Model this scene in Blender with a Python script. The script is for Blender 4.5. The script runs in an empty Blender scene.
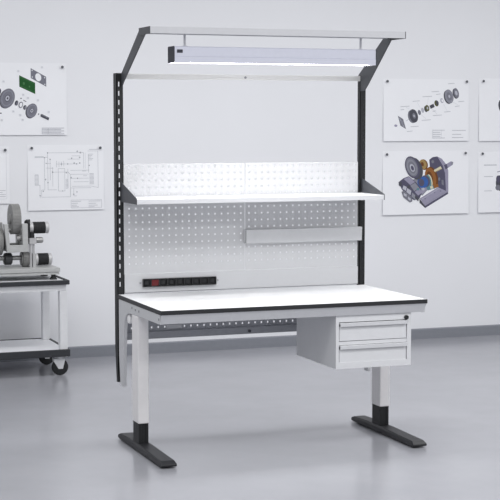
import bpy, bmesh, math, random
from mathutils import Vector, Matrix
random.seed(7)
C = bpy.context.scene.collection
R = math.radians
S = bpy.context.scene

# ------------------------------------------------------------------ materials
def srgb(r, g, b):
    def f(c):
        c /= 255.0
        return c / 12.92 if c <= 0.04045 else ((c + 0.055) / 1.055) ** 2.4
    return (f(r), f(g), f(b), 1.0)

def mat(name, col, rough=0.5, metal=0.0, vary=0.03, scale=40.0, bump=0.0, bscale=300.0, spec=0.5, coord='Object'):
    m = bpy.data.materials.new(name); m.use_nodes = True
    nt = m.node_tree; b = nt.nodes['Principled BSDF']
    c = srgb(*col)
    tc = nt.nodes.new('ShaderNodeTexCoord')
    nz = nt.nodes.new('ShaderNodeTexNoise'); nz.inputs['Scale'].default_value = scale; nz.inputs['Detail'].default_value = 3
    nt.links.new(tc.outputs[coord], nz.inputs['Vector'])
    rp = nt.nodes.new('ShaderNodeValToRGB')
    rp.color_ramp.elements[0].position = 0.3; rp.color_ramp.elements[1].position = 0.7
    rp.color_ramp.elements[0].color = tuple(x * (1 - vary) for x in c[:3]) + (1,)
    rp.color_ramp.elements[1].color = tuple(min(1, x * (1 + vary)) for x in c[:3]) + (1,)
    nt.links.new(nz.outputs['Fac'], rp.inputs['Fac'])
    nt.links.new(rp.outputs['Color'], b.inputs['Base Color'])
    b.inputs['Roughness'].default_value = rough
    b.inputs['Metallic'].default_value = metal
    b.inputs['Specular IOR Level'].default_value = spec
    if bump:
        n2 = nt.nodes.new('ShaderNodeTexNoise'); n2.inputs['Scale'].default_value = bscale
        nt.links.new(tc.outputs[coord], n2.inputs['Vector'])
        bp = nt.nodes.new('ShaderNodeBump'); bp.inputs['Strength'].default_value = bump; bp.inputs['Distance'].default_value = 0.002
        nt.links.new(n2.outputs['Fac'], bp.inputs['Height']); nt.links.new(bp.outputs['Normal'], b.inputs['Normal'])
    return m

M = {}
M['wall'] = mat('wall_paint', (236, 237, 241), 0.9, vary=0.012, scale=1.2, bump=0.05, bscale=120, spec=0.2)
M['base'] = mat('baseboard_vinyl', (133, 136, 144), 0.6, vary=0.02)
M['lam'] = mat('white_laminate', (228, 229, 231), 0.45, vary=0.008, spec=0.4)
M['white'] = mat('white_powder_coat', (217, 218, 222), 0.5, vary=0.01)
M['railw'] = mat('pale_rail_coat', (240, 240, 239), 0.5, vary=0.01)
M['capw'] = mat('white_plastic', (250, 250, 250), 0.4, vary=0.005)
M['peg'] = mat('light_grey_powder_coat', (202, 203, 206), 0.55, vary=0.01)
M['grey'] = mat('silver_grey_powder_coat', (204, 205, 208), 0.5, vary=0.015)
M['cab'] = mat('cabinet_light_grey', (216, 217, 220), 0.5, vary=0.012)
M['legm'] = mat('warm_grey_powder_coat', (240, 238, 239), 0.5, vary=0.015)
M['apron'] = mat('apron_grey', (200, 201, 205), 0.5, vary=0.015)
M['dgrey'] = mat('mid_grey_powder_coat', (150, 152, 157), 0.5, vary=0.02)
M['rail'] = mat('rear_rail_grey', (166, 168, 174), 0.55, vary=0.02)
M['black'] = mat('black_powder_coat', (22, 24, 27), 0.55, vary=0.08, bump=0.1)
M['charcoal'] = mat('charcoal_powder_coat', (66, 68, 74), 0.5, vary=0.05)
M['armg'] = mat('arm_grey_powder_coat', (60, 62, 67), 0.5, vary=0.04)
M['edge'] = mat('black_edging', (36, 37, 40), 0.5, vary=0.06)
M['foot'] = mat('foot_black', (30, 31, 35), 0.5, vary=0.06)
M['alu'] = mat('anodised_aluminium', (205, 207, 220), 0.42, metal=0.25, vary=0.015)
M['navy'] = mat('dark_end_plastic', (40, 42, 54), 0.5, vary=0.05)
M['steel'] = mat('machined_steel', (168, 168, 168), 0.35, metal=0.55, vary=0.06)
M['mgrey'] = mat('cast_grey', (180, 181, 181), 0.5, metal=0.1, vary=0.05)
M['gear'] = mat('gear_grey', (138, 138, 137), 0.55, metal=0.1, vary=0.08)
M['mdark'] = mat('dark_cast_metal', (70, 71, 74), 0.5, metal=0.2, vary=0.1)
M['silver'] = mat('bright_metal', (190, 190, 192), 0.45, metal=0.25, vary=0.03)
M['sock'] = mat('socket_black', (22, 23, 26), 0.35, vary=0.1)
M['sock2'] = mat('socket_face', (27, 28, 31), 0.4, vary=0.1)
M['red'] = mat('red_rocker', (100, 13, 20), 0.35, vary=0.05)
M['rubber'] = mat('black_rubber', (34, 35, 38), 0.75, vary=0.1)
M['tray'] = mat('trolley_light_grey', (226, 227, 230), 0.5, vary=0.02)
M['bumper'] = mat('trolley_dark_edge', (46, 48, 53), 0.55, vary=0.05)
M['paper'] = mat('poster_paper', (241, 242, 246), 0.7, vary=0.008, scale=6, spec=0.3)
M['pin'] = mat('pin_grey_metal', (98, 100, 106), 0.35, metal=0.4, vary=0.05)

def ink(name, c): M[name] = mat(name, c, 0.75, vary=0.05, spec=0.2)
ink('ink_line', (188, 190, 197)); ink('ink_faint', (212, 214, 220)); ink('ink_dark', (80, 81, 90)); ink('ink_grey', (122, 123, 134))
ink('ink_mid', (140, 141, 152)); ink('ink_light', (186, 187, 198)); ink('ink_green', (38, 88, 46)); ink('ink_green_line', (70, 118, 74))
ink('ink_navy', (88, 86, 106)); ink('ink_lilac', (152, 149, 170)); ink('ink_brown', (146, 96, 54)); ink('ink_tan', (158, 132, 86))
ink('ink_blue', (62, 98, 164)); ink('ink_teal', (96, 136, 146)); ink('ink_cream', (216, 210, 182)); ink('ink_olive', (92, 92, 62)); ink('ink_umber', (108, 70, 44))

def floor_material():
    m = bpy.data.materials.new('epoxy_floor'); m.use_nodes = True
    nt = m.node_tree; b = nt.nodes['Principled BSDF']
    tc = nt.nodes.new('ShaderNodeTexCoord')
    n1 = nt.nodes.new('ShaderNodeTexNoise'); n1.inputs['Scale'].default_value = 0.9; n1.inputs['Detail'].default_value = 5; n1.inputs['Roughness'].default_value = 0.6
    nt.links.new(tc.outputs['Object'], n1.inputs['Vector'])
    r1 = nt.nodes.new('ShaderNodeValToRGB')
    r1.color_ramp.elements[0].position = 0.32; r1.color_ramp.elements[1].position = 0.68
    r1.color_ramp.elements[0].color = srgb(*FLOOR0); r1.color_ramp.elements[1].color = srgb(*FLOOR1)
    nt.links.new(n1.outputs['Fac'], r1.inputs['Fac']); nt.links.new(r1.outputs['Color'], b.inputs['Base Color'])
    n2 = nt.nodes.new('ShaderNodeTexNoise'); n2.inputs['Scale'].default_value = 3.0; n2.inputs['Detail'].default_value = 4
    nt.links.new(tc.outputs['Object'], n2.inputs['Vector'])
    mr = nt.nodes.new('ShaderNodeMapRange'); mr.inputs['To Min'].default_value = 0.17; mr.inputs['To Max'].default_value = 0.25
    nt.links.new(n2.outputs['Fac'], mr.inputs['Value']); nt.links.new(mr.outputs['Result'], b.inputs['Roughness'])
    n3 = nt.nodes.new('ShaderNodeTexNoise'); n3.inputs['Scale'].default_value = 2.2; n3.inputs['Detail'].default_value = 2
    nt.links.new(tc.outputs['Object'], n3.inputs['Vector'])
    bp = nt.nodes.new('ShaderNodeBump'); bp.inputs['Strength'].default_value = 0.03; bp.inputs['Distance'].default_value = 0.01
    nt.links.new(n3.outputs['Fac'], bp.inputs['Height']); nt.links.new(bp.outputs['Normal'], b.inputs['Normal'])
    b.inputs['Specular IOR Level'].default_value = 0.5
    return m
FLOOR0 = (150, 151, 157); FLOOR1 = (161, 162, 168)
M['floor'] = floor_material()

def glow_material(name, col, strength):
    m = bpy.data.materials.new(name); m.use_nodes = True
    b = m.node_tree.nodes['Principled BSDF']
    b.inputs['Base Color'].default_value = (0.9, 0.9, 0.9, 1)
    b.inputs['Emission Color'].default_value = col
    b.inputs['Emission Strength'].default_value = strength
    return m
LAMP_STRENGTH = 20.0
M['glow'] = glow_material('lit_lamp_diffuser', (1, 0.985, 0.96, 1), LAMP_STRENGTH)

# ------------------------------------------------------------------ geometry helpers
def BM(): return bmesh.new()
def box(bm, x0, x1, y0, y1, z0, z1, mi=0):
    v = [bm.verts.new(p) for p in ((x0,y0,z0),(x1,y0,z0),(x1,y1,z0),(x0,y1,z0),(x0,y0,z1),(x1,y0,z1),(x1,y1,z1),(x0,y1,z1))]
    for f in ((3,2,1,0),(4,5,6,7),(0,1,5,4),(1,2,6,5),(2,3,7,6),(3,0,4,7)):
        fc = bm.faces.new([v[i] for i in f]); fc.material_index = mi
    return bm
def boxed(*a): return box(BM(), *a)
def prism(bm, pts, axis, a, b, mi=0):
    """pts in the two other axes (in xyz order), extruded along axis from a to b"""
    def P(p, t):
        return {'x': (t, p[0], p[1]), 'y': (p[0], t, p[1]), 'z': (p[0], p[1], t)}[axis]
    A = [bm.verts.new(P(p, a)) for p in pts]; B = [bm.verts.new(P(p, b)) for p in pts]
    n = len(pts)
    fs = [bm.faces.new(A), bm.faces.new(B)] + [bm.faces.new((A[i], A[(i+1) % n], B[(i+1) % n], B[i])) for i in range(n)]
    for f in fs: f.material_index = mi
    bmesh.ops.recalc_face_normals(bm, faces=fs)
    return bm
def lathe(bm, prof, axis, c, seg=32, mi=0):
    """prof: list of (t along axis, radius); closed at the ends"""
    rings = []
    for t, r in prof:
        ring = []
        for k in range(seg):
            a = 2 * math.pi * k / seg; p, q = r * math.cos(a), r * math.sin(a)
            ring.append(bm.verts.new({'x': (t, c[0] + p, c[1] + q), 'y': (c[0] + p, t, c[1] + q), 'z': (c[0] + p, c[1] + q, t)}[axis]))
        rings.append(ring)
    fs = [bm.faces.new(rings[0]), bm.faces.new(rings[-1])]
    for A, B in zip(rings, rings[1:]):
        for k in range(seg): fs.append(bm.faces.new((A[k], A[(k+1) % seg], B[(k+1) % seg], B[k])))
    for f in fs: f.material_index = mi
    bmesh.ops.recalc_face_normals(bm, faces=fs)
    return bm
def cyl(bm, axis, c, r, a, b, seg=28, mi=0, ch=0.0):
    if ch: return lathe(bm, [(a, r - ch), (a + ch, r), (b - ch, r), (b, r - ch)], axis, c, seg, mi)
    return lathe(bm, [(a, r), (b, r)], axis, c, seg, mi)
def tube(bm, pts, r, seg=10, mi=0):
    pts = [Vector(p) for p in pts]; rings = []
    for i, p in enumerate(pts):
        d = (pts[min(i+1, len(pts)-1)] - pts[max(i-1, 0)]).normalized()
        u = d.orthogonal().normalized() if i == 0 else (U - d * U.dot(d)).normalized()
        U = u; w = d.cross(u)
        rings.append([bm.verts.new(p + r * (math.cos(2*math.pi*k/seg) * u + math.sin(2*math.pi*k/seg) * w)) for k in range(seg)])
    fs = [bm.faces.new(rings[0]), bm.faces.new(rings[-1])]
    for A, B in zip(rings, rings[1:]):
        for k in range(seg): fs.append(bm.faces.new((A[k], A[(k+1) % seg], B[(k+1) % seg], B[k])))
    for f in fs: f.material_index = mi
    bmesh.ops.recalc_face_normals(bm, faces=fs)
    return bm
def holed(bm, xs, zs, y0, y1, x0, x1, z0, z1, w, h, mi=0):
    """a plate facing -y with rectangular holes centred on xs x zs, cut right through"""
    gx = [x0] + sorted(sum(([x - w/2, x + w/2] for x in xs), [])) + [x1]
    gz = [z0] + sorted(sum(([z - h/2, z + h/2] for z in zs), [])) + [z1]
    V = {}
    def v(i, j, s):
        if (i, j, s) not in V: V[(i, j, s)] = bm.verts.new((gx[i], (y0, y1)[s], gz[j]))
        return V[(i, j, s)]
    nx, nz = len(gx) - 1, len(gz) - 1
    solid = lambda i, j: 0 <= i < nx and 0 <= j < nz and not (i % 2 and j % 2)
    for i in range(nx):
        for j in range(nz):
            if not solid(i, j): continue
            fs = [(v(i,j,0), v(i+1,j,0), v(i+1,j+1,0), v(i,j+1,0)), (v(i,j,1), v(i,j+1,1), v(i+1,j+1,1), v(i+1,j,1))]
            if not solid(i-1, j): fs.append((v(i,j,0), v(i,j+1,0), v(i,j+1,1), v(i,j,1)))
            if not solid(i+1, j): fs.append((v(i+1,j,0), v(i+1,j,1), v(i+1,j+1,1), v(i+1,j+1,0)))
            if not solid(i, j-1): fs.append((v(i,j,0), v(i,j,1), v(i+1,j,1), v(i+1,j,0)))
            if not solid(i, j+1): fs.append((v(i,j+1,0), v(i+1,j+1,0), v(i+1,j+1,1), v(i,j+1,1)))
            for f in fs: bm.faces.new(f).material_index = mi
    return bm

ORIG = {}
def root_loc(o):
    return ORIG.get(o.name, Vector((0, 0, 0))) if o else Vector((0, 0, 0))
def obj(name, bm, mats, parent=None, bevel=0.0, smooth=False, loc=None):
    """links one mesh object; geometry is given in room coordinates"""
    base = root_loc(parent) if parent else Vector(loc or (0, 0, 0))
    bmesh.ops.translate(bm, verts=bm.verts, vec=-base)
    me = bpy.data.meshes.new(name); bm.to_mesh(me); bm.free()
    for m in (mats if isinstance(mats, (list, tuple)) else [mats]): me.materials.append(m)
    if smooth:
        for p in me.polygons: p.use_smooth = True
        me.set_sharp_from_angle(angle=R(35))
    o = bpy.data.objects.new(name, me); C.objects.link(o)
    if parent: o.parent = parent
    else: o.location = base
    ORIG[o.name] = base
    if bevel:
        b = o.modifiers.new('edge_round', 'BEVEL'); b.width = bevel; b.segments = 2; b.limit_method = 'ANGLE'; b.angle_limit = R(40)
    return o
def tag(o, label, cat, group=None):
    o['label'] = label; o['category'] = cat
    if group: o['group'] = group
    return o
def thing(name, label, cat, loc, group=None):
    o = bpy.data.objects.new(name, None); C.objects.link(o); o.location = loc; o.empty_display_size = 0.1
    ORIG[o.name] = Vector(loc)
    return tag(o, label, cat, group)
def struct(name, bm, m, bevel=0.0):
    o = obj(name, bm, m, bevel=bevel); o['kind'] = 'structure'; return o

# ------------------------------------------------------------------ the room
YW = 3.7515
struct('floor', boxed(-7, 10, -10, YW + 0.12, -0.12, 0.0), M['floor'])
struct('wall_back', boxed(-7, 10, YW, YW + 0.12, 0.0, 3.7), M['wall'])
bb = BM(); prism(bb, [(YW, 0.0), (YW - 0.014, 0.0), (YW - 0.014, 0.076), (YW - 0.006, 0.084), (YW, 0.084)], 'x', -7, 10)
struct('baseboard_back', bb, M['base'])

# ------------------------------------------------------------------ workbench
H = 0.804
wb = thing('workbench', 'white-topped grey workbench with black edging, uprights and perforated back panels', 'workbench', (0, 0.4, 0))
top = obj('tabletop', boxed(-0.746, 0.746, 0.004, 0.796, 0.784, H), M['lam'], wb)
e = BM()
o_ = [(-0.75, 0), (0.75, 0), (0.75, 0.8), (-0.75, 0.8)]; i_ = [(-0.746, 0.004), (0.746, 0.004), (0.746, 0.796), (-0.746, 0.796)]
for k in range(4):
    k2 = (k + 1) % 4
    prism(e, [o_[k], o_[k2], i_[k2], i_[k]], 'z', 0.782, H - 0.0004)
obj('edge_band', e, M['edge'], top)
# apron along the front, its right end cut at a slant
a = BM()
def apron_ring(y_top, y_bot, zb):
    return [a.verts.new(p) for p in ((-0.749, y_top, 0.782), (-0.744, y_bot, zb), (0.735, y_bot, zb + 0.001), (0.748, y_top, 0.782))]
A1, A2 = apron_ring(0.003, 0.022, 0.733), apron_ring(0.006, 0.025, 0.733)
fs = [a.faces.new(A1), a.faces.new(A2)] + [a.faces.new((A1[k], A1[(k+1) % 4], A2[(k+1) % 4], A2[k])) for k in range(4)]
bmesh.ops.recalc_face_normals(a, faces=fs)
obj('front_apron', a, M['apron'], wb)
# side frames: an arm under the top that turns down into a tapering rear support
sf = [(0.023, 0.7815), (0.023, 0.731), (0.46, 0.728), (0.60, 0.722), (0.642, 0.705), (0.668, 0.672), (0.684, 0.62), (0.697, 0.5), (0.708, 0.305), (0.762, 0.305), (0.785, 0.47), (0.785, 0.7815)]
for s in (-1, 1):
    b = BM(); prism(b, sf, 'x', min(s * 0.749, s * 0.728), max(s * 0.749, s * 0.728))
    f = obj('side_frame', b, M['grey'], wb, 0.003)
    if s < 0:
        for (y, z) in ((0.52, 0.762), (0.455, 0.758), (0.39, 0.757), (0.035, 0.757)):
            q = BM(); cyl(q, 'x', (y, z), 0.006, -0.752, -0.748, 12); obj('bolt', q, M['dgrey'], f, smooth=True)
        cp = BM(); cyl(cp, 'x', (0.618, 0.69), 0.026, -0.742, -0.70, 24, ch=0.004)
        obj('end_cap', cp, M['capw'], f, smooth=True)
for s in (-1, 1):
    x0, x1 = (-0.749, -0.688) if s < 0 else (0.669, 0.730)
    lg = obj('leg', boxed(x0, x1, 0.415, 0.53, 0.150, 0.7275), M['legm'], wb, 0.006)
    ic = BM()
    prism(ic, [(x0 + 0.003, 0.42), (x0 + 0.003, 0.525), (x1 - 0.003, 0.525), (x1 - 0.003, 0.42), (x1 - 0.018, 0.42), (x1 - 0.018, 0.424), (x0 + 0.018, 0.424), (x0 + 0.018, 0.42)], 'z', 0.036, 0.19)
    obj('inner_column', ic, M['black'], lg, 0.002)
    ft = BM()
    fx0, fx1 = (-0.757, -0.675) if s < 0 else (0.661, 0.742)
    y0, y1 = -0.025, 0.790
    ys = [(y0, 0.012, 0.02, 0.0), (y0 + 0.006, 0.008, 0.024, 0.0), (y0 + 0.03, 0.006, 0.036, 0.006), (0.36, 0.006, 0.042, 0.008), (0.6, 0.006, 0.042, 0.008), (y1 - 0.03, 0.006, 0.036, 0.006), (y1 - 0.006, 0.008, 0.026, 0.0), (y1, 0.012, 0.02, 0.0)]
    rings = []
    for (y, zl, zh, ins) in ys:
        rings.append([ft.verts.new(p) for p in ((fx0, y, zl), (fx1, y, zl), (fx1, y, max(zl + .004, zh - 0.012)), (fx1 - ins, y, zh), (fx0 + ins, y, zh), (fx0, y, max(zl + .004, zh - 0.012)))])
    fs = [ft.faces.new(rings[0]), ft.faces.new(rings[-1])]
    for A, B in zip(rings, rings[1:]):
        for k in range(6): fs.append(ft.faces.new((A[k], A[(k+1) % 6], B[(k+1) % 6], B[k])))
    bmesh.ops.recalc_face_normals(ft, faces=fs)
    for gy in (0.05, 0.725): cyl(ft, 'z', ((fx0 + fx1) / 2, gy), 0.024, 0.0, 0.010, 20)
    obj('foot', ft, M['foot'], lg, 0.002)
# perforated rail across the back, under the top
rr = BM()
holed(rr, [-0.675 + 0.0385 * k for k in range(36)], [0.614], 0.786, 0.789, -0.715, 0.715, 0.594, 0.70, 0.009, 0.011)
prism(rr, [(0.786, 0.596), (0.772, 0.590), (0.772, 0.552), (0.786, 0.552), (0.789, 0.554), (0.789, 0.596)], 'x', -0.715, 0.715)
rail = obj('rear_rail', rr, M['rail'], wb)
obj('latch', boxed(-0.475, -0.385, 0.778, 0.786, 0.603, 0.626), M['grey'], rail, 0.002)
kb = BM(); cyl(kb, 'y', (0.015, 0.569), 0.008, 0.76, 0.772, 16); obj('knob', kb, M['charcoal'], rail, smooth=True)
# slotted uprights: open channels with a tapering foot behind the bench
for s in (-1, 1):
    x0, x1, yr = (-0.749, -0.711, 0.862) if s < 0 else (0.713, 0.748, 0.838)
    u = BM()
    zt, zb = 2.02, 0.36
    slots = [0.86 + 0.05 * k for k in range(23)]
    holed(u, [(x0 + x1) / 2 + (-0.0045 if s < 0 else 0.006)], slots, 0.803, 0.806, x0, x1, zb, zt, 0.0068, 0.026)
    side = [(0.803, zt), (0.803, 0.315), (yr - 0.027, 0.312), (yr, 0.52), (yr, zt)]
    prism(u, side, 'x', x0, x0 + 0.003); prism(u, side, 'x', x1 - 0.003, x1)
    box(u, x0 + 0.003, x1 - 0.003, 0.803, 0.806, 0.315, zb)
    obj('upright', u, M['black'], wb)
for s in (-1, 1):
    xs = [-0.681 + 0.0386 * k for k in range(18)] if s < 0 else [0.0245 + 0.0384 * k for k in range(18)]
    p = BM(); holed(p, xs, [1.507 - 0.0383 * k for k in range(15)], 0.801, 0.8025, -0.710 if s < 0 else 0.0015, -0.0015 if s < 0 else 0.70, 0.917, 1.523, 0.0095, 0.0095)
    box(p, -0.710 if s < 0 else 0.0015, -0.0015 if s < 0 else 0.70, 0.8025, 0.815, 1.521, 1.523)
    obj('perforated_panel', p, M['peg'], wb)
sp = BM(); prism(sp, [(0.797, 0.914), (0.797, 0.812), (0.812, 0.806), (0.816, 0.806), (0.816, 0.914)], 'x', -0.710, 0.702)
obj('socket_panel', sp, M['peg'], wb, 0.001)
tr = BM(); prism(tr, [(0.80, 2.018), (0.80, 1.99), (0.802, 1.988), (0.82, 1.988), (0.82, 2.018)], 'x', -0.710, 0.713)
trl = obj('top_rail', tr, M['railw'], wb, 0.001)
sc = BM(); cyl(sc, 'y', (0.002, 2.002), 0.007, 0.796, 0.80, 14); obj('screw', sc, M['dgrey'], trl, smooth=True)
# cranked support arms and the overhead beam they carry
arms = {-1: [(0.835, 1.94), (0.80, 1.945), (0.765, 1.971), (0.352, 2.209), (0.256, 2.2095), (0.256, 2.236), (0.452, 2.236), (0.799, 2.019), (0.835, 2.01)],
        1: [(0.835, 1.93), (0.75, 1.933), (0.701, 1.969), (0.398, 2.2095), (0.256, 2.2095), (0.256, 2.236), (0.472, 2.236), (0.498, 2.221), (0.745, 2.074), (0.83, 2.025)]}
for s in (-1, 1):
    b = BM(); prism(b, arms[s], 'x', min(s * 0.714, s * 0.7205), max(s * 0.714, s * 0.7205))
    obj('support_arm', b, M['armg'], wb)
bm_ = BM()
prism(bm_, [(0.25, 2.243), (0.25, 2.208), (0.253, 2.208), (0.253, 2.2385), (0.442, 2.2385), (0.442, 2.214), (0.445, 2.214), (0.445, 2.243)], 'x', -0.7215, 0.7275)
beam = obj('overhead_beam', bm_, M['apron'], wb)
for s in (-1, 1):
    b = BM(); prism(b, [(0.249, 2.244), (0.249, 2.206), (0.446, 2.206), (0.446, 2.244)], 'x', *((-0.725, -0.722) if s < 0 else (0.728, 0.731)))
    obj('end_plate', b, M['armg'], beam)

# ------------------------------------------------------------------ drawer cabinet
dc = thing('drawer_cabinet', 'light grey two-drawer cabinet with black lock hung under the workbench top', 'cabinet', (0.4535, 0.3, 0.448))
X0, X1, Z0, Z1, YF, YB = 0.227, 0.6685, 0.448, 0.781, 0.03, 0.577
b = BM()
box(b, X0, X0 + 0.018, YF, YB, Z0, Z1); box(b, X1 - 0.024, X1, YF, YB, Z0, Z1)
box(b, X0 + 0.018, X1 - 0.024, YF, YB, Z0, Z0 + 0.033); box(b, X0 + 0.018, X1 - 0.024, YF, YB, 0.697, Z1)
box(b, X0 + 0.018, X1 - 0.024, YB - 0.004, YB, Z0 + 0.033, 0.697); box(b, X0 + 0.018, X1 - 0.024, YF + 0.004, YB - 0.004, 0.574, 0.593)
obj('body', b, M['cab'], dc)
for (z0, z1) in ((0.596, 0.693), (0.480, 0.572)):
    d = obj('drawer', boxed(X0 + 0.0225, X1 - 0.0275, YF + 0.004, YB - 0.03, z0, z1 - 0.021), M['cab'], dc, 0.001)
    pl = BM(); prism(pl, [(YF + 0.008, z1), (YF - 0.0095, z1), (YF - 0.0105, z1 - 0.001), (YF - 0.0075, z1 - 0.0195), (YF - 0.0055, z1 - 0.0195), (YF - 0.0075, z1 - 0.006), (YF + 0.002, z1 - 0.006), (YF + 0.008, z1 - 0.006)], 'x', X0 + 0.0225, X1 - 0.0275)
    obj('pull', pl, M['cab'], d)
lk = BM(); lathe(lk, [(YF - 0.014, 0.010), (YF - 0.012, 0.0115), (YF, 0.0115)], 'y', (0.637, 0.7085), 24)
obj('lock', lk, M['black'], dc, smooth=True)

# ------------------------------------------------------------------ shelf
sh = thing('shelf', 'long white shelf on charcoal brackets across the perforated panels', 'shelf', (0, 0.65, 1.317))
b = BM()
prism(b, [(0.497, 1.317), (0.497, 1.341), (0.499, 1.343), (0.799, 1.343), (0.799, 1.317), (0.796, 1.317), (0.796, 1.340), (0.5005, 1.340), (0.5005, 1.319), (0.515, 1.319), (0.515, 1.317)], 'x', -0.7245, 0.7245)
obj('board', b, M['white'], sh)
for s in (-1, 1):
    k = BM(); prism(k, [(0.497, 1.316), (0.497, 1.346), (0.502, 1.349), (0.8025, 1.428), (0.8025, 1.316)], 'x', min(s * 0.725, s * 0.729), max(s * 0.725, s * 0.729))
    obj('bracket', k, M['charcoal'], sh)

# ------------------------------------------------------------------ hang rail on the perforated panel
b = BM(); prism(b, [(0.766, 1.146), (0.764, 1.144), (0.768, 1.069), (0.77, 1.067), (0.8, 1.067), (0.8, 1.071), (0.772, 1.071), (0.769, 1.141), (0.8, 1.142), (0.8, 1.146)], 'x', -0.004, 0.713)
hr = obj('hang_rail', b, M['grey'], loc=(0.355, 0.8, 1.067)); tag(hr, 'plain light grey rail strip fixed across the right perforated panel below the shelf', 'rail')

# ------------------------------------------------------------------ power strip
ps = thing('power_strip', 'black power strip with a red switch in the panel behind the worktop', 'power strip', (-0.3825, 0.797, 0.842))
px0, px1, pz0, pz1 = -0.608, -0.179, 0.841, 0.886
b = BM(); holed(b, [px0 + 0.0213 + 0.0483 * k for k in range(9)], [(pz0 + pz1) / 2], 0.781, 0.7968, px0, px1, pz0, pz1, 0.042, 0.037)
box(b, px0 + 0.001, px1 - 0.001, 0.7945, 0.7968, pz0 + 0.001, pz1 - 0.001)
obj('housing', b, M['sock'], ps)
for k in range(9):
    cx = px0 + 0.0213 + 0.0483 * k; cz = (pz0 + pz1) / 2
    if k == 1:
        q = BM(); prism(q, [(0.794, cz - 0.017), (0.785, cz - 0.017), (0.782, cz), (0.777, cz + 0.017), (0.794, cz + 0.017)], 'x', cx - 0.0195, cx + 0.0195)
        obj('switch', q, M['red'], ps)
    else:
        q = BM()
        lathe(q, [(0.7865, 0.0165), (0.7865, 0.013), (0.7935, 0.0125), (0.7940, 0.017), (0.7865, 0.0170)][0:2] + [(0.7925, 0.0125), (0.7925, 0.001)], 'y', (cx, cz), 20)
        box(q, cx - 0.0195, cx + 0.0195, 0.7885, 0.794, cz - 0.0175, cz + 0.0175)
        obj('socket', q, M['sock2'], ps)
for xx in (px0 - 0.012, px1 + 0.013):
    q = BM(); cyl(q, 'y', (xx, 0.8635), 0.005, 0.7935, 0.7968, 12); obj('screw', q, M['dgrey'], ps, smooth=True)

# ------------------------------------------------------------------ bench lamp
bl = thing('bench_lamp', 'long silver strip lamp with dark end cap hung beneath the overhead beam', 'lamp', (0, 0.35, 2.064))
LX = 0.575
b = BM()
prism(b, [(0.30, 2.0955), (0.30, 2.142), (0.304, 2.147), (0.396, 2.147), (0.40, 2.142), (0.40, 2.0955)], 'x', -LX, LX)
prism(b, [(0.301, 2.0957), (0.301, 2.0940), (0.2985, 2.0925), (0.2985, 2.062), (0.3034, 2.062), (0.3034, 2.0957)], 'x', -LX, LX)
prism(b, [(0.399, 2.0957), (0.399, 2.0940), (0.4015, 2.0925), (0.4015, 2.062), (0.3966, 2.062), (0.3966, 2.0957)], 'x', -LX, LX)
obj('housing', b, M['alu'], bl)
obj('diffuser', boxed(-LX, LX, 0.3035, 0.3965, 2.0650, 2.0735), M['glow'], bl)
for s in (-1, 1):
    k = BM(); prism(k, [(0.2985, 2.062), (0.2985, 2.142), (0.304, 2.1475), (0.396, 2.1475), (0.4015, 2.142), (0.4015, 2.062)], 'x', min(s * LX, s * (LX + 0.005)), max(s * LX, s * (LX + 0.005)))
    obj('end_cap', k, M['navy'], bl)
sw = BM(); box(sw, -0.562, -0.531, 0.297, 0.3005, 2.113, 2.130)
sw2 = obj('switch', sw, M['navy'], bl, 0.0015)
for xx in (-0.505, 0.505):
    k = BM()
    prism(k, [(xx - 0.009, 2.2383), (xx + 0.009, 2.2383), (xx + 0.006, 2.20), (xx + 0.006, 2.155), (xx + 0.02, 2.1475), (xx - 0.012, 2.1475), (xx - 0.005, 2.155), (xx - 0.005, 2.20)], 'y', 0.345, 0.349)
    obj('hanger', k, M['white'], bl)

# ------------------------------------------------------------------ trolley
TX0, TX1, TY0, TY1 = -1.46, -0.488, 2.95, 3.58
tl = thing('trolley', 'light grey two-tier trolley with dark edges and black castors by the wall', 'trolley', ((TX0 + TX1) / 2, (TY0 + TY1) / 2, 0))
def ring(bm, x0, x1, y0, y1, t, z0, z1):
    box(bm, x0, x1, y0, y0 + t, z0, z1); box(bm, x0, x1, y1 - t, y1, z0, z1)
    box(bm, x0, x0 + t, y0 + t, y1 - t, z0, z1); box(bm, x1 - t, x1, y0 + t, y1 - t, z0, z1)
    return bm
tt = obj('top_tray', boxed(TX0 + 0.02, TX1 - 0.02, TY0 + 0.02, TY1 - 0.02, 0.592, 0.659), M['tray'], tl, 0.002)
obj('tray_rim', ring(BM(), TX0, TX1, TY0, TY1, 0.02, 0.636, 0.667), M['bumper'], tt, 0.004)
bs = obj('lower_shelf', boxed(TX0 + 0.02, TX1 - 0.02, TY0 + 0.02, TY1 - 0.02, 0.142, 0.183), M['tray'], tl, 0.002)
obj('bumper', ring(BM(), TX0, TX1, TY0, TY1, 0.02, 0.137, 0.187), M['bumper'], bs, 0.004)
for px in (TX1 - 0.066, TX0 + 0.012):
    for py in (TY0 + 0.022, TY1 - 0.078):
        obj('post', boxed(px, px + 0.054, py, py + 0.056, 0.183, 0.592), M['tray'], tl, 0.004)
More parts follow.
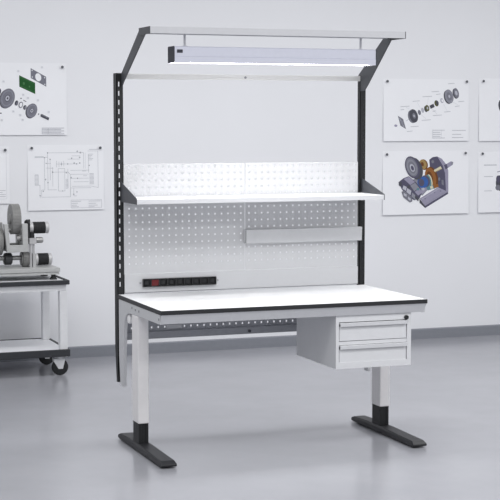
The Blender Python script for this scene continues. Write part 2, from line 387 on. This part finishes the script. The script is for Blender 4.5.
for cx0 in (-0.546, -1.40):
    for cy_ in (3.02, 3.51):
        cx_ = cx0 + (0.02 if cy_ > 3.2 else 0)
        k = BM()
        box(k, cx_ - 0.045, cx_ + 0.045, cy_ - 0.04, cy_ + 0.04, 0.1295, 0.137)
        cyl(k, 'z', (cx_, cy_), 0.025, 0.115, 0.13, 20)
        for sy in (-1, 1):
            prism(k, [(cx_ - 0.05, 0.122), (cx_ + 0.03, 0.122), (cx_ + 0.03, 0.10), (cx_ + 0.016, 0.046), (cx_ - 0.014, 0.046), (cx_ - 0.048, 0.10)], 'y', cy_ + sy * 0.02 - 0.0015, cy_ + sy * 0.02 + 0.0015)
        box(k, cx_ - 0.05, cx_ + 0.03, cy_ - 0.0215, cy_ + 0.0215, 0.119, 0.122)
        ca = obj('castor', k, M['tray'], tl)
        w = BM(); lathe(w, [(cy_ - 0.014, 0.05), (cy_ - 0.012, 0.056), (cy_ - 0.006, 0.058), (cy_ + 0.006, 0.058), (cy_ + 0.012, 0.056), (cy_ + 0.014, 0.05)], 'y', (cx_, 0.058), 32)
        wh = obj('wheel', w, M['rubber'], ca, smooth=True)

# ------------------------------------------------------------------ geared machine on the trolley
ma = thing('gear_machine', 'grey geared machine with black-banded motors standing on the trolley', 'machine', (-0.95, 3.25, 0.667))
YM = 3.25
mb = BM(); box(mb, -1.36, -0.525, 3.07, 3.43, 0.715, 0.742); box(mb, -1.35, -0.530, 3.075, 3.425, 0.696, 0.712)
box(mb, -1.345, -0.535, 3.08, 3.42, 0.711, 0.716)
obj('base_plate', mb, M['mgrey'], ma, 0.002)
for fx_ in (-0.565, -1.31):
    for fy_ in (3.11, 3.39):
        k = BM(); lathe(k, [(0.6592, 0.026), (0.668, 0.024), (0.682, 0.015), (0.697, 0.015)], 'z', (fx_, fy_), 20); obj('rubber_foot', k, M['rubber'], ma, smooth=True)
def gear(bm, axis_c, r, x0, x1, n, depth=0.006, seg=3):
    prof = []
    for k in range(n):
        for q, rr_ in ((0.0, r - depth), (0.22, r - depth), (0.36, r), (0.64, r), (0.78, r - depth)):
            a_ = 2 * math.pi * (k + q) / n; prof.append((axis_c[0] + rr_ * math.cos(a_), axis_c[1] + rr_ * math.sin(a_)))
    return prism(bm, prof, 'x', x0, x1)
g = BM(); gear(g, (YM, 1.077), 0.106, -0.833, -0.776, 64, 0.0025)
lathe(g, [(-0.842, 0.03), (-0.833, 0.034), (-0.776, 0.034), (-0.765, 0.028)], 'x', (YM, 1.077), 24)
big = obj('gear_wheel', g, M['gear'], ma)
y_ = BM()   # fork around the wheel
prism(y_, [(-0.902, 1.05), (-0.872, 1.05), (-0.862, 0.902), (-0.772, 0.902), (-0.776, 1.05), (-0.736, 1.05), (-0.734, 0.854), (-0.882, 0.854)], 'y', 3.13, 3.17)
prism(y_, [(-0.902, 1.05), (-0.872, 1.05), (-0.862, 0.902), (-0.772, 0.902), (-0.776, 1.05), (-0.736, 1.05), (-0.734, 0.854), (-0.882, 0.854)], 'y', 3.33, 3.37)
box(y_, -0.880, -0.736, 3.17, 3.33, 0.856, 0.888)
box(y_, -0.758, -0.742, 3.17, 3.33, 0.89, 0.96)
obj('fork', y_, M['mgrey'], ma, 0.003)
sh_ = BM(); cyl(sh_, 'x', (YM, 1.0), 0.012, -0.88, -0.69, 16); cyl(sh_, 'x', (3.2, 0.945), 0.021, -0.80, -0.76, 20); cyl(sh_, 'x', (YM, 0.805), 0.016, -0.93, -0.69, 20)
obj('shaft', sh_, M['steel'], ma, smooth=True)
gb = BM(); lathe(gb, [(-1.24, 0.10), (-1.225, 0.125), (-1.05, 0.125), (-1.04, 0.15), (-0.955, 0.15), (-0.945, 0.14), (-0.93, 0.14), (-0.925, 0.11), (-0.902, 0.105), (-0.895, 0.09)], 'x', (YM, 0.932), 48)
box(gb, -1.2, -0.96, 3.15, 3.35, 0.742, 0.84)
obj('gearbox_body', gb, M['gear'], ma, smooth=True)
dk = BM(); lathe(dk, [(-0.895, 0.05), (-0.89, 0.06), (-0.868, 0.06), (-0.862, 0.045)], 'x', (YM, 0.925), 32)
lathe(dk, [(-0.882, 0.034), (-0.876, 0.042), (-0.832, 0.042), (-0.826, 0.034)], 'x', (YM, 0.800), 28)
obj('roller', dk, M['mdark'], ma, smooth=True)
lg_ = BM(); gear(lg_, (YM, 0.798), 0.056, -0.752, -0.712, 32, 0.004); cyl(lg_, 'x', (YM, 0.798), 0.046, -0.762, -0.706, 28)
obj('pinion', lg_, M['gear'], ma)
po = BM()
for pxx in (-0.709, -0.688):
    cyl(po, 'z', (pxx + 0.006, 3.2), 0.0085, 0.742, 0.91, 16); cyl(po, 'z', (pxx + 0.006, 3.3), 0.0085, 0.742, 0.91, 16)
box(po, -0.714, -0.665, 3.18, 3.32, 0.905, 0.945)
obj('standoff_post', po, M['silver'], ma, smooth=True)
bk = BM(); prism(bk, [(3.19, 0.945), (3.19, 1.05), (3.22, 1.066), (3.28, 1.066), (3.31, 1.05), (3.31, 0.945)], 'x', -0.722, -0.706)
cyl(bk, 'x', (YM, 1.060), 0.012, -0.72, -0.695, 14)
box(bk, -0.70, -0.675, 3.2, 3.3, 0.945, 0.985)
obj('motor_bracket', bk, M['rubber'], ma)
def motor(x0, x1, xf, xb, z, r):
    k = BM(); lathe(k, [(x0, r - 0.004), (x0 + 0.003, r), (xf, r), (xf, r - 0.003)], 'x', (YM, z), 32)
    m_ = obj('motor', k, M['silver'], ma, smooth=True)
    k = BM()
    prof = [(xf, r - 0.002)]
    n = 8; d = (xb - xf) / n
    for i in range(n): prof += [(xf + i * d + 0.1 * d, r + 0.0005), (xf + i * d + 0.6 * d, r + 0.0005), (xf + i * d + 0.75 * d, r - 0.002), (xf + (i + 1) * d, r - 0.002)]
    lathe(k, prof, 'x', (YM, z), 32); obj('coil_band', k, M['rubber'], m_, smooth=True)
    k = BM(); lathe(k, [(xb, r - 0.002), (xb, r), (x1 - 0.004, r), (x1, r - 0.006)], 'x', (YM, z), 32); obj('end_cap', k, M['silver'], m_, smooth=True)
motor(-0.706, -0.564, -0.678, -0.590, 1.013, 0.041)
motor(-0.664, -0.545, -0.646, -0.570, 0.791, 0.042)
k = BM(); box(k, -0.676, -0.664, 3.20, 3.30, 0.742, 0.83); obj('motor_mount', k, M['mgrey'], ma)
k = BM(); lathe(k, [(-0.656, 0.016), (-0.652, 0.021), (-0.612, 0.021), (-0.604, 0.017)], 'x', (YM, 0.926), 24); obj('spindle', k, M['steel'], ma, smooth=True)

# ------------------------------------------------------------------ posters
class Poster:
    """a printed sheet; u, v run over the sheet as in a scan of it, du x dv units across"""
    def __init__(s, box_uv, x0, x1, z0, z1, curl=0.010):
        s.u0, s.v0, s.u1, s.v1 = box_uv; s.x0, s.x1, s.z0, s.z1 = x0, x1, z0, z1
        s.bm = BM(); s.mats = [M['paper']]; s.curl = curl; s.lay = 0
        n = 16; m = 6
        g = [[[s.bm.verts.new((x0 + (x1 - x0) * i / m, s.y(1 - j / n) - dy, z0 + (z1 - z0) * j / n)) for i in range(m + 1)] for j in range(n + 1)] for dy in (0.0, 0.0012)]
        for j in range(n):
            for i in range(m):
                s.bm.faces.new((g[0][j][i], g[0][j][i+1], g[0][j+1][i+1], g[0][j+1][i]))
                s.bm.faces.new((g[1][j][i], g[1][j+1][i], g[1][j+1][i+1], g[1][j][i+1]))
        rim = [(0, i) for i in range(m)] + [(j, m) for j in range(n)] + [(n, i) for i in range(m, 0, -1)] + [(j, 0) for j in range(n, 0, -1)]
        for k in range(len(rim)):
            (j, i), (j2, i2) = rim[k], rim[(k + 1) % len(rim)]
            s.bm.faces.new((g[0][j][i], g[1][j][i], g[1][j2][i2], g[0][j2][i2]))
    def y(s, t):          # t = 0 top edge, 1 bottom edge: the free bottom edge stands off the wall
        return YW + 0.0002 - s.curl * t
    def p(s, u, v, lift):
        a, t = (u - s.u0) / (s.u1 - s.u0), (v - s.v0) / (s.v1 - s.v0)
        return (s.x0 + (s.x1 - s.x0) * a, s.y(t) - lift, s.z1 + (s.z0 - s.z1) * t)
    def mi(s, name):
        m = M[name]
        if m not in s.mats: s.mats.append(m)
        return s.mats.index(m)
    def poly(s, pts, name, up=True):
        pts = [q for q in pts]
        us = [q[0] for q in pts]
        s.lay += 1 if up else 0; lift = 0.0014 + 0.00006 * s.lay + (0 if up else 0.00003)
        ar = sum(pts[i][0] * pts[(i+1) % len(pts)][1] - pts[(i+1) % len(pts)][0] * pts[i][1] for i in range(len(pts)))
        if ar > 0: pts = pts[::-1]
        f = s.bm.faces.new([s.bm.verts.new(s.p(u, v, lift)) for u, v in pts]); f.material_index = s.mi(name)
    def ell(s, cu, cv, ru, rv, name, rot=0, n=28):
        c, q = math.cos(R(rot)), math.sin(R(rot))
        s.poly([(cu + ru * math.cos(t) * c - rv * math.sin(t) * q, cv + ru * math.cos(t) * q + rv * math.sin(t) * c) for t in (2 * math.pi * k / n for k in range(n))], name)
    def line(s, a, b, w, name):
        dx, dy = b[0] - a[0], b[1] - a[1]; L = math.hypot(dx, dy) or 1
        nx, ny = -dy / L * w / 2, dx / L * w / 2
        s.poly([(a[0] + nx, a[1] + ny), (b[0] + nx, b[1] + ny), (b[0] - nx, b[1] - ny), (a[0] - nx, a[1] - ny)], name, False)
    def path(s, pts, w, name):
        for a, b in zip(pts, pts[1:]): s.line(a, b, w, name)
    def frame(s, u0, v0, u1, v1, w, name): s.path([(u0, v0), (u1, v0), (u1, v1), (u0, v1), (u0, v0)], w, name)
    def done(s, label, group):
        o = obj('poster', s.bm, s.mats, loc=((s.x0 + s.x1) / 2, YW, (s.z0 + s.z1) / 2)); return tag(o, label, 'poster', group)

G = 'technical drawings pinned to the wall'
def Z(x0, y0, k): return lambda x, y: (x0 + x / k, y0 + y / k)

# exploded view with the green board
P = Poster((-36.0, 63.5, 66.5, 135.2), -1.07, -0.30, 1.655, 2.177)
z = Z(0, 50, 5.55)
P.poly([z(173,103), z(257,150), z(257,205), z(173,158)], 'ink_grey'); P.ell(*z(214,153), 2.9, 4.0, 'paper', -14)
for (x, y) in ((181,116),(249,155),(181,152),(249,192)): P.ell(*z(x, y), .5, .6, 'paper')
P.poly([z(110,143), z(196,184), z(196,246), z(110,206)], 'ink_green')
P.line(z(116,152), z(190,188), .4, 'ink_green_line'); P.line(z(116,200), z(190,236), .4, 'ink_green_line'); P.ell(*z(135,188), 1.1, 1.5, 'ink_green_line'); P.ell(*z(165,205), .7, 1, 'ink_green_line')
def disc(cx, cy, ru, rv, rot, dx=1.0, dy=.5):
    P.ell(cx - dx, cy + dy, ru, rv, 'ink_dark', rot); P.ell(cx, cy, ru, rv, 'ink_grey', rot); P.ell(cx, cy, ru*.82, rv*.82, 'ink_mid', rot); P.ell(cx, cy, ru*.72, rv*.72, 'ink_grey', rot)
    P.ell(cx, cy, ru*.36, rv*.36, 'ink_dark', rot); P.ell(cx, cy, ru*.28, rv*.28, 'ink_light', rot); P.ell(cx, cy, ru*.12, rv*.12, 'ink_dark', rot)
disc(*z(45,270), 6.9, 9.9, 18, 1.0, .5); disc(*z(176,338), 5.1, 7.4, 18, .9, .5)
P.ell(*z(0,235), 1.9, 3.4, 'ink_dark', 15); disc(-14, 92, 6.5, 9.5, 18); P.ell(-24, 86, 2, 3, 'ink_dark')
P.ell(*z(93,296), 1.7, 2.6, 'ink_dark', 15); P.ell(*z(97,298), .9, 1.7, 'ink_grey', 15)
P.ell(*z(116,306), 2.1, 3.2, 'ink_grey', 15); P.ell(*z(117,306), 1.3, 2.3, 'paper', 15)
P.ell(*z(138,320), 1.6, 2.3, 'ink_dark', 15); P.ell(*z(142,321), 1.0, 1.6, 'ink_mid', 15)
P.poly([z(222,360), z(230,356), z(270,377), z(266,391), z(224,371)], 'ink_dark'); P.line(z(230,360), z(262,378), .5, 'ink_mid')
P.ell(*z(212,357), .5, .7, 'ink_dark'); P.ell(*z(118,270), .7, .5, 'ink_dark'); P.line(z(130,280), z(146,288), .6, 'ink_dark'); P.line(z(0,352), z(12,352), .9, 'ink_dark')
for (x, y) in ((235,98),(105,120),(25,178),(130,250),(155,268),(210,280),(75,342),(112,362),(125,388),(268,345),(12,390)):
    u, v = z(x, y); P.frame(u - .9, v - .8, u + .9, v + .8, .3, 'ink_faint'); P.line((u - .5, v), (u + .5, v), .5, 'ink_line')
u0, v0 = z(230,434); u1, v1 = z(352,466)
for k in range(5): P.line((u0, v0 + (v1 - v0) * k / 4), (u1 if k % 2 == 0 else u1 - 3, v0 + (v1 - v0) * k / 4), .55, 'ink_line')
P.line((u0 + 6, v0), (u0 + 6, v1), .35, 'ink_line'); P.line((u0, v0), (u0, v1), .35, 'ink_line')
P.done('large exploded-view drawing poster with a green rectangle and grey discs, above the circuit diagram', G)

# the sheet cut off at the picture's edge, above the machine
P = Poster((-66.0, 146.3, 9.5, 203.7), -1.30, -0.731, 1.159, 1.573)
P.frame(-62, 150, 6.5, 199, .35, 'ink_faint')
for k in range(4): P.line((-8, 190.5 + 2.0 * k), (5.5 if k != 1 else 2.5, 190.5 + 2.0 * k), .45, 'ink_line')
for k in range(8): P.path([(-58 + 6 * k, 160), (-58 + 6 * k, 175 + (k % 3) * 4), (-50 + 6 * k, 175 + (k % 3) * 4)], .4, 'ink_line')
P.done('nearly blank drawing sheet cut off at the picture edge, left of the circuit diagram', G)

# circuit diagram
P = Poster((27.5, 145.0, 103.5, 210.0), -0.597, -0.025, 1.103, 1.582)
z = Z(25, 140, 6.25)
L = lambda pts, w=.38, n='ink_line': P.path([z(*q) for q in pts], w, n)
L([(140,80),(365,80),(365,180)]); L([(140,80),(140,310),(195,310)]); L([(60,108),(140,108)]); L([(120,110),(120,310),(100,310),(100,355),(280,355),(280,300),(410,300)])
L([(60,215),(60,280),(90,280),(90,360)]); L([(60,215),(80,215),(80,280)]); L([(155,120),(155,250)]); L([(170,170),(170,290)]); L([(130,145),(160,145)]); L([(130,175),(175,175)])
L([(205,178),(205,318),(245,318),(245,178),(205,178)]); L([(165,200),(265,200),(280,215)]); L([(195,130),(195,170)]); L([(210,135),(210,170)]); L([(225,135),(225,165)]); L([(240,130),(240,165)]); L([(195,150),(330,150)])
L([(265,120),(340,120)]); L([(290,100),(345,100)]); L([(280,190),(400,190)]); L([(280,215),(395,215)]); L([(280,240),(395,240)]); L([(300,262),(395,262)]); L([(290,290),(410,290),(455,300)])
L([(390,70),(455,70),(455,300)]); L([(395,90),(395,205)]); L([(265,180),(265,300)]); L([(280,215),(280,345)]); L([(300,300),(300,350),(320,350)]); L([(375,80),(375,180)], .38, 'ink_faint')
for (x, y, w) in ((120,110,4),(140,80,4),(155,120,4),(125,245,5),(170,200,5),(140,265,4),(130,145,3),(265,150,4),(290,115,5),(305,145,5),(320,150,4),(340,110,5),(345,80,6),(340,145,5),(285,235,5),(320,325,4),(300,340,4),(225,150,5),(325,72,5),(400,160,4),(110,318,4),(90,345,4),(255,205,4),(325,240,4),(230,318,3)):
    u, v = z(x, y); P.frame(u - w/11, v - w/11, u + w/11, v + w/11, .4, 'ink_mid')
for k in range(5): L([(395,90+9*k),(425 - (k % 3) * 6,90+9*k)], .5)
for k in range(9): L([(400,212+8*k),(428,212+8*k)], .55); 
for k in range(8): L([(250,245+8*k),(264,245+8*k)], .5)
for k in range(8): L([(62,220+8*k),(78,220+8*k)], .45)
L([(400,60),(455,60)], .5); L([(60,104),(115,104)], .6); L([(355,195),(380,195)], .5); L([(360,225),(385,225)], .5)
L([(282,376),(475,376),(475,425),(282,425),(282,376)], .35)
for (a_, b_, yy) in ((285,345,384),(285,325,396),(285,320,408),(285,330,418),(392,470,384),(392,440,398),(392,450,410),(392,430,420)): L([(a_,yy),(b_,yy)], .55)
P.done('circuit diagram drawing with fine grey lines, below the green-board drawing', G)

# exploded shaft drawing
P = Poster((384.0, 79.0, 468.5, 141.0), 2.262, 3.022, 1.597, 2.090, 0.012)
z = Z(380, 70, 5)
P.poly([z(90,228), z(116,245), z(130,295), z(103,278)], 'ink_grey'); P.line(z(98,240), z(120,285), .5, 'ink_light'); P.ell(*z(110,261), 1.1, 2.4, 'ink_mid', -18)
P.ell(*z(80,278), 1.5, 1.2, 'ink_lilac')
P.ell(*z(160,233), 4.0, 6.6, 'ink_grey', -14); P.ell(*z(168,229), 4.1, 6.8, 'ink_dark', -14); P.ell(*z(170,229), 1.6, 2.8, 'ink_grey', -14); P.ell(*z(170,229), .7, 1.2, 'ink_light', -14)
P.line(z(130,255), z(145,245), .4, 'ink_light')
P.ell(*z(196,212), 1.5, 2.6, 'ink_grey', -14); P.ell(*z(212,201), 1.4, 2.6, 'ink_light', -14)
P.ell(*z(228,195), 1.6, 3.1, 'ink_dark', -14); P.ell(*z(235,190), 2.0, 3.2, 'ink_olive', -14); P.ell(*z(236,190), .8, 1.4, 'ink_light', -14)
P.poly([z(246,178), z(266,168), z(272,184), z(252,194)], 'ink_dark'); P.ell(*z(281,166), 2.0, 3.1, 'ink_olive', -14); P.ell(*z(285,164), 1.3, 2.4, 'ink_dark', -14)
P.ell(*z(308,152), 1.6, 2.5, 'ink_light', -14); P.ell(*z(310,152), .8, 1.4, 'paper', -14)
P.ell(*z(337,135), 3.8, 6.9, 'ink_dark', -14); P.ell(*z(344,131), 4.2, 7.1, 'ink_mid', -14); P.ell(*z(344,131), 2.4, 4.4, 'ink_grey', -14); P.ell(*z(345,131), .9, 1.6, 'ink_light', -14)
P.ell(*z(375,117), 2.5, 5.2, 'ink_dark', -14); P.ell(*z(380,114), 2.5, 5.2, 'ink_grey', -14); P.ell(*z(380,114), 1.2, 2.4, 'ink_light', -14)
for (x, y, w) in ((125,182,45),(112,198,18),(180,155,35),(235,132,48),(275,107,38),(290,120,22),(355,66,32),(405,156,30),(385,180,24),(335,208,32),(285,226,45),(230,250,46),(172,282,40),(148,306,28),(270,205,16)):
    u, v = z(x, y); P.line((u - w/10, v + .3), (u + w/10, v - .3), .5, 'ink_line')
for (x0, y0, x1, y1) in ((130,186,158,200),(185,160,200,190),(240,138,236,170),(335,205,316,170),(285,222,262,196),(230,246,205,222),(390,176,352,152)): P.line(z(x0,y0), z(x1,y1), .22, 'ink_faint')
for (a_, b_, yy) in ((262,322,301),(262,300,312),(262,304,322),(262,300,332),(262,322,340),(358,428,302),(358,405,322),(358,415,338)): P.line(z(a_,yy), z(b_,yy), .5, 'ink_line')
P.line(z(262,298), z(262,342), .35, 'ink_line'); P.line(z(305,298), z(305,342), .3, 'ink_faint')
P.done('exploded shaft drawing poster with grey discs along a slanting axis, above the coloured gearbox', G)

# coloured gearbox picture
P = Poster((382.5, 150.8, 468.2, 214.3), 2.260, 3.028, 1.010, 1.518, 0.014)
z = Z(395, 150, 7.69)
pl_ = lambda pts, n: P.poly([z(*q) for q in pts], n)
pl_([(258,75),(285,55),(320,50),(355,68),(385,110),(405,160),(405,325),(385,345),(330,300),(300,240),(265,150)], 'ink_navy')
pl_([(320,50),(355,68),(388,110),(405,160),(405,325),(388,342),(380,180),(362,120),(335,75)], 'ink_lilac')
pl_([(352,230),(368,235),(370,275),(354,265)], 'ink_grey'); P.ell(*z(335,225), 1.1, 1.7, 'ink_grey'); P.ell(*z(285,90), 1.4, 1.6, 'ink_grey')
pl_([(385,112),(428,88),(442,98),(440,116),(398,142)], 'ink_lilac'); P.ell(*z(435,104), 1.0, 1.7, 'ink_mid', 20); pl_([(372,118),(392,108),(402,140),(384,150)], 'ink_navy')
pl_([(185,372),(325,288),(402,325),(225,430)], 'ink_lilac'); pl_([(225,430),(402,325),(404,340),(225,447)], 'ink_navy'); pl_([(182,372),(225,430),(225,447),(182,405)], 'ink_dark')
P.line(z(200,378), z(335,296), .35, 'ink_light'); P.line(z(225,418), z(385,325), .35, 'ink_mid')
for (x, y) in ((225,375),(300,330),(345,318)): P.ell(*z(x, y), .6, .4, 'ink_navy')
pl_([(110,235),(185,205),(260,290),(205,350),(150,330)], 'ink_mid'); pl_([(178,262),(240,300),(205,335),(165,300)], 'ink_lilac')
P.ell(*z(216,112), 4.0, 5.4, 'ink_umber', -15); P.ell(*z(210,110), 3.6, 5.0, 'ink_tan', -15); P.ell(*z(205,108), 1.4, 2.2, 'ink_umber', -15)
P.ell(*z(278,214), 6.0, 11.2, 'ink_umber', -12); P.ell(*z(268,214), 5.4, 10.6, 'ink_brown', -12); P.ell(*z(262,214), 3.0, 6.6, 'ink_umber', -12)
pl_([(292,155),(345,126),(356,146),(302,172)], 'ink_cream'); P.line(z(300,170), z(352,145), .4, 'ink_tan')
P.ell(*z(262,238), 2.4, 6.6, 'ink_cream', -12); P.ell(*z(252,240), 2.6, 6.6, 'ink_teal', -12); pl_([(235,285),(310,265),(318,290),(245,312)], 'ink_teal'); pl_([(262,280),(282,275),(288,296),(268,300)], 'ink_cream')
pl_([(285,268),(325,262),(330,285),(295,296)], 'ink_brown')
P.ell(*z(228,240), 4.6, 6.0, 'ink_navy', -12); P.ell(*z(208,248), 5.4, 5.8, 'ink_blue', -12); P.ell(*z(196,250), 3.0, 3.8, 'ink_navy', -12)
pl_([(22,245),(60,215),(100,200),(150,240),(190,290),(200,330),(182,372),(140,385),(90,350),(48,300)], 'ink_navy')
pl_([(62,220),(100,204),(148,244),(112,268)], 'ink_lilac'); pl_([(112,272),(148,250),(180,290),(142,316)], 'ink_mid'); pl_([(145,320),(182,294),(205,325),(172,350)], 'ink_lilac'); pl_([(60,270),(85,282),(78,312),(52,296)], 'ink_light')
pl_([(88,290),(120,312),(112,345),(82,320)], 'ink_light'); pl_([(126,325),(160,355),(150,385),(120,355)], 'ink_mid'); pl_([(45,318),(68,310),(120,358),(128,392),(108,402),(58,360)], 'ink_grey'); pl_([(62,328),(84,340),(82,358),(62,346)], 'ink_light'); pl_([(95,355),(115,372),(112,390),(94,374)], 'ink_light')
pl_([(150,345),(178,372),(172,395),(146,368)], 'ink_dark'); P.ell(*z(36,258), 1.6, 2.4, 'ink_dark'); P.ell(*z(100,282), 1.5, 1.8, 'ink_dark'); P.ell(*z(170,300), 1.3, 1.3, 'ink_teal'); P.ell(*z(210,300), 1.4, 1.4, 'ink_light')
P.ell(*z(152,142), 6.8, 11.4, 'ink_dark', -18); P.ell(*z(128,132), 6.8, 11.4, 'ink_navy', -18); P.ell(*z(124,130), 5.6, 9.8, 'ink_grey', -18); P.ell(*z(124,132), 4.7, 8.2, 'ink_mid', -18); P.ell(*z(125,133), 3.6, 6.4, 'ink_grey', -18)
P.ell(*z(127,136), 2.2, 4.0, 'ink_light', -18); P.ell(*z(128,138), 1.4, 2.6, 'ink_navy', -18)
P.done('coloured gearbox picture poster with blue and brown gears, below the exploded shaft drawing', G)

# two sheets cut off at the right edge
P = Poster((479.0, 78.0, 564.0, 141.0), 3.117, 3.885, 1.594, 2.100, 0.012)
P.ell(503.5, 106, 4.6, 7.6, 'ink_dark', -12); P.ell(504.5, 106, 3.6, 6.2, 'ink_grey', -12); P.ell(520, 100, 3, 6, 'ink_mid', -12); P.ell(535, 95, 4, 8, 'ink_grey', -12)
P.done('plain drawing sheet cut off at the picture edge, right of the exploded shaft drawing', G)
P = Poster((478.0, 152.0, 563.0, 212.0), 3.117, 3.885, 1.012, 1.505, 0.014)
for (x0, x1, y, w) in ((484,497,165.0,.9),(484,493,176.4,.6),(484,492,190.6,.6)): P.line((x0, y), (x1, y), w, 'ink_line')
P.ell(502, 183, 6.0, 8.2, 'ink_dark'); P.ell(498.5, 179, 2.2, 3.6, 'ink_navy'); P.ell(498.2, 187.5, 2.6, 2.8, 'ink_grey'); P.ell(505, 182, 4, 6, 'ink_mid'); P.line((497.5,172), (505,170), .8, 'ink_mid')
P.done('text and gear drawing sheet cut off at the picture edge, right of the coloured gearbox', G)

# ------------------------------------------------------------------ push pins
def bp_pin(x, zc, label):
    k = BM()
    lathe(k, [(YW - 0.0002, 0.003), (YW - 0.004, 0.005), (YW - 0.010, 0.006), (YW - 0.012, 0.0095), (YW - 0.018, 0.010), (YW - 0.021, 0.0075)], 'y', (x, zc), 20)
    o = obj('push_pin', k, M['pin'], loc=(x, YW, zc), smooth=True)
    tag(o, label, 'push pin', 'push pins holding the drawings')
for x, zc, lb in (
    (-0.333, 2.150, 'grey push pin in the upper right corner of the green-board drawing'),
    (-0.762, 1.548, 'grey push pin in the upper right corner of the nearly blank sheet'),
    (-0.567, 1.560, 'grey push pin in the upper left corner of the circuit diagram'),
    (-0.052, 1.560, 'grey push pin in the upper right corner of the circuit diagram'),
    (2.293, 2.070, 'grey push pin in the upper left corner of the exploded shaft drawing'),
    (3.000, 2.073, 'grey push pin in the upper right corner of the exploded shaft drawing'),
    (2.293, 1.492, 'grey push pin in the upper left corner of the coloured gearbox poster'),
    (2.996, 1.498, 'grey push pin in the upper right corner of the coloured gearbox poster'),
    (3.152, 2.078, 'grey push pin in the plain sheet right of the exploded shaft drawing'),
    (3.152, 1.492, 'grey push pin in the text sheet right of the coloured gearbox poster')):
    bp_pin(x, zc, lb)

# ------------------------------------------------------------------ light
w = bpy.data.worlds.new('room_light'); S.world = w; w.use_nodes = True
bg = w.node_tree.nodes['Background']; bg.inputs['Color'].default_value = (0.968, 0.978, 1.0, 1); bg.inputs['Strength'].default_value = 0.43
def area(name, loc, size, energy, rot=(0, 0, 0), col=(0.995, 0.996, 1.0)):
    l = bpy.data.lights.new(name, 'AREA'); l.shape = 'RECTANGLE'; l.size, l.size_y = size; l.energy = energy; l.color = col
    o = bpy.data.objects.new(name, l); C.objects.link(o); o.location = loc; o.rotation_euler = rot
    return o
area('ceiling_light', (0.9, 1.2, 3.6), (8.0, 0.9), 105)
area('ceiling_light', (0.9, -2.0, 3.6), (8.0, 0.9), 125)
area('ceiling_light', (0.9, -4.4, 3.6), (8.0, 0.9), 105)

# ------------------------------------------------------------------ camera
cam = bpy.data.cameras.new('camera'); co = bpy.data.objects.new('camera', cam); C.objects.link(co)
cam.sensor_fit = 'HORIZONTAL'; cam.sensor_width = 36.0; cam.lens = 1553.27 / 500.0 * 36.0
co.location = (-3.0596, -7.4399, 1.7648)
co.rotation_euler = (R(90 - 4.7862), 0, R(-20.5561))
cam.clip_end = 100
S.camera = co
vs = S.view_settings
vs.view_transform = 'Standard'; vs.look = 'None'; vs.gamma = 1; vs.use_curve_mapping = False; vs.exposure = 0.16
S.display_settings.display_device = 'sRGB'
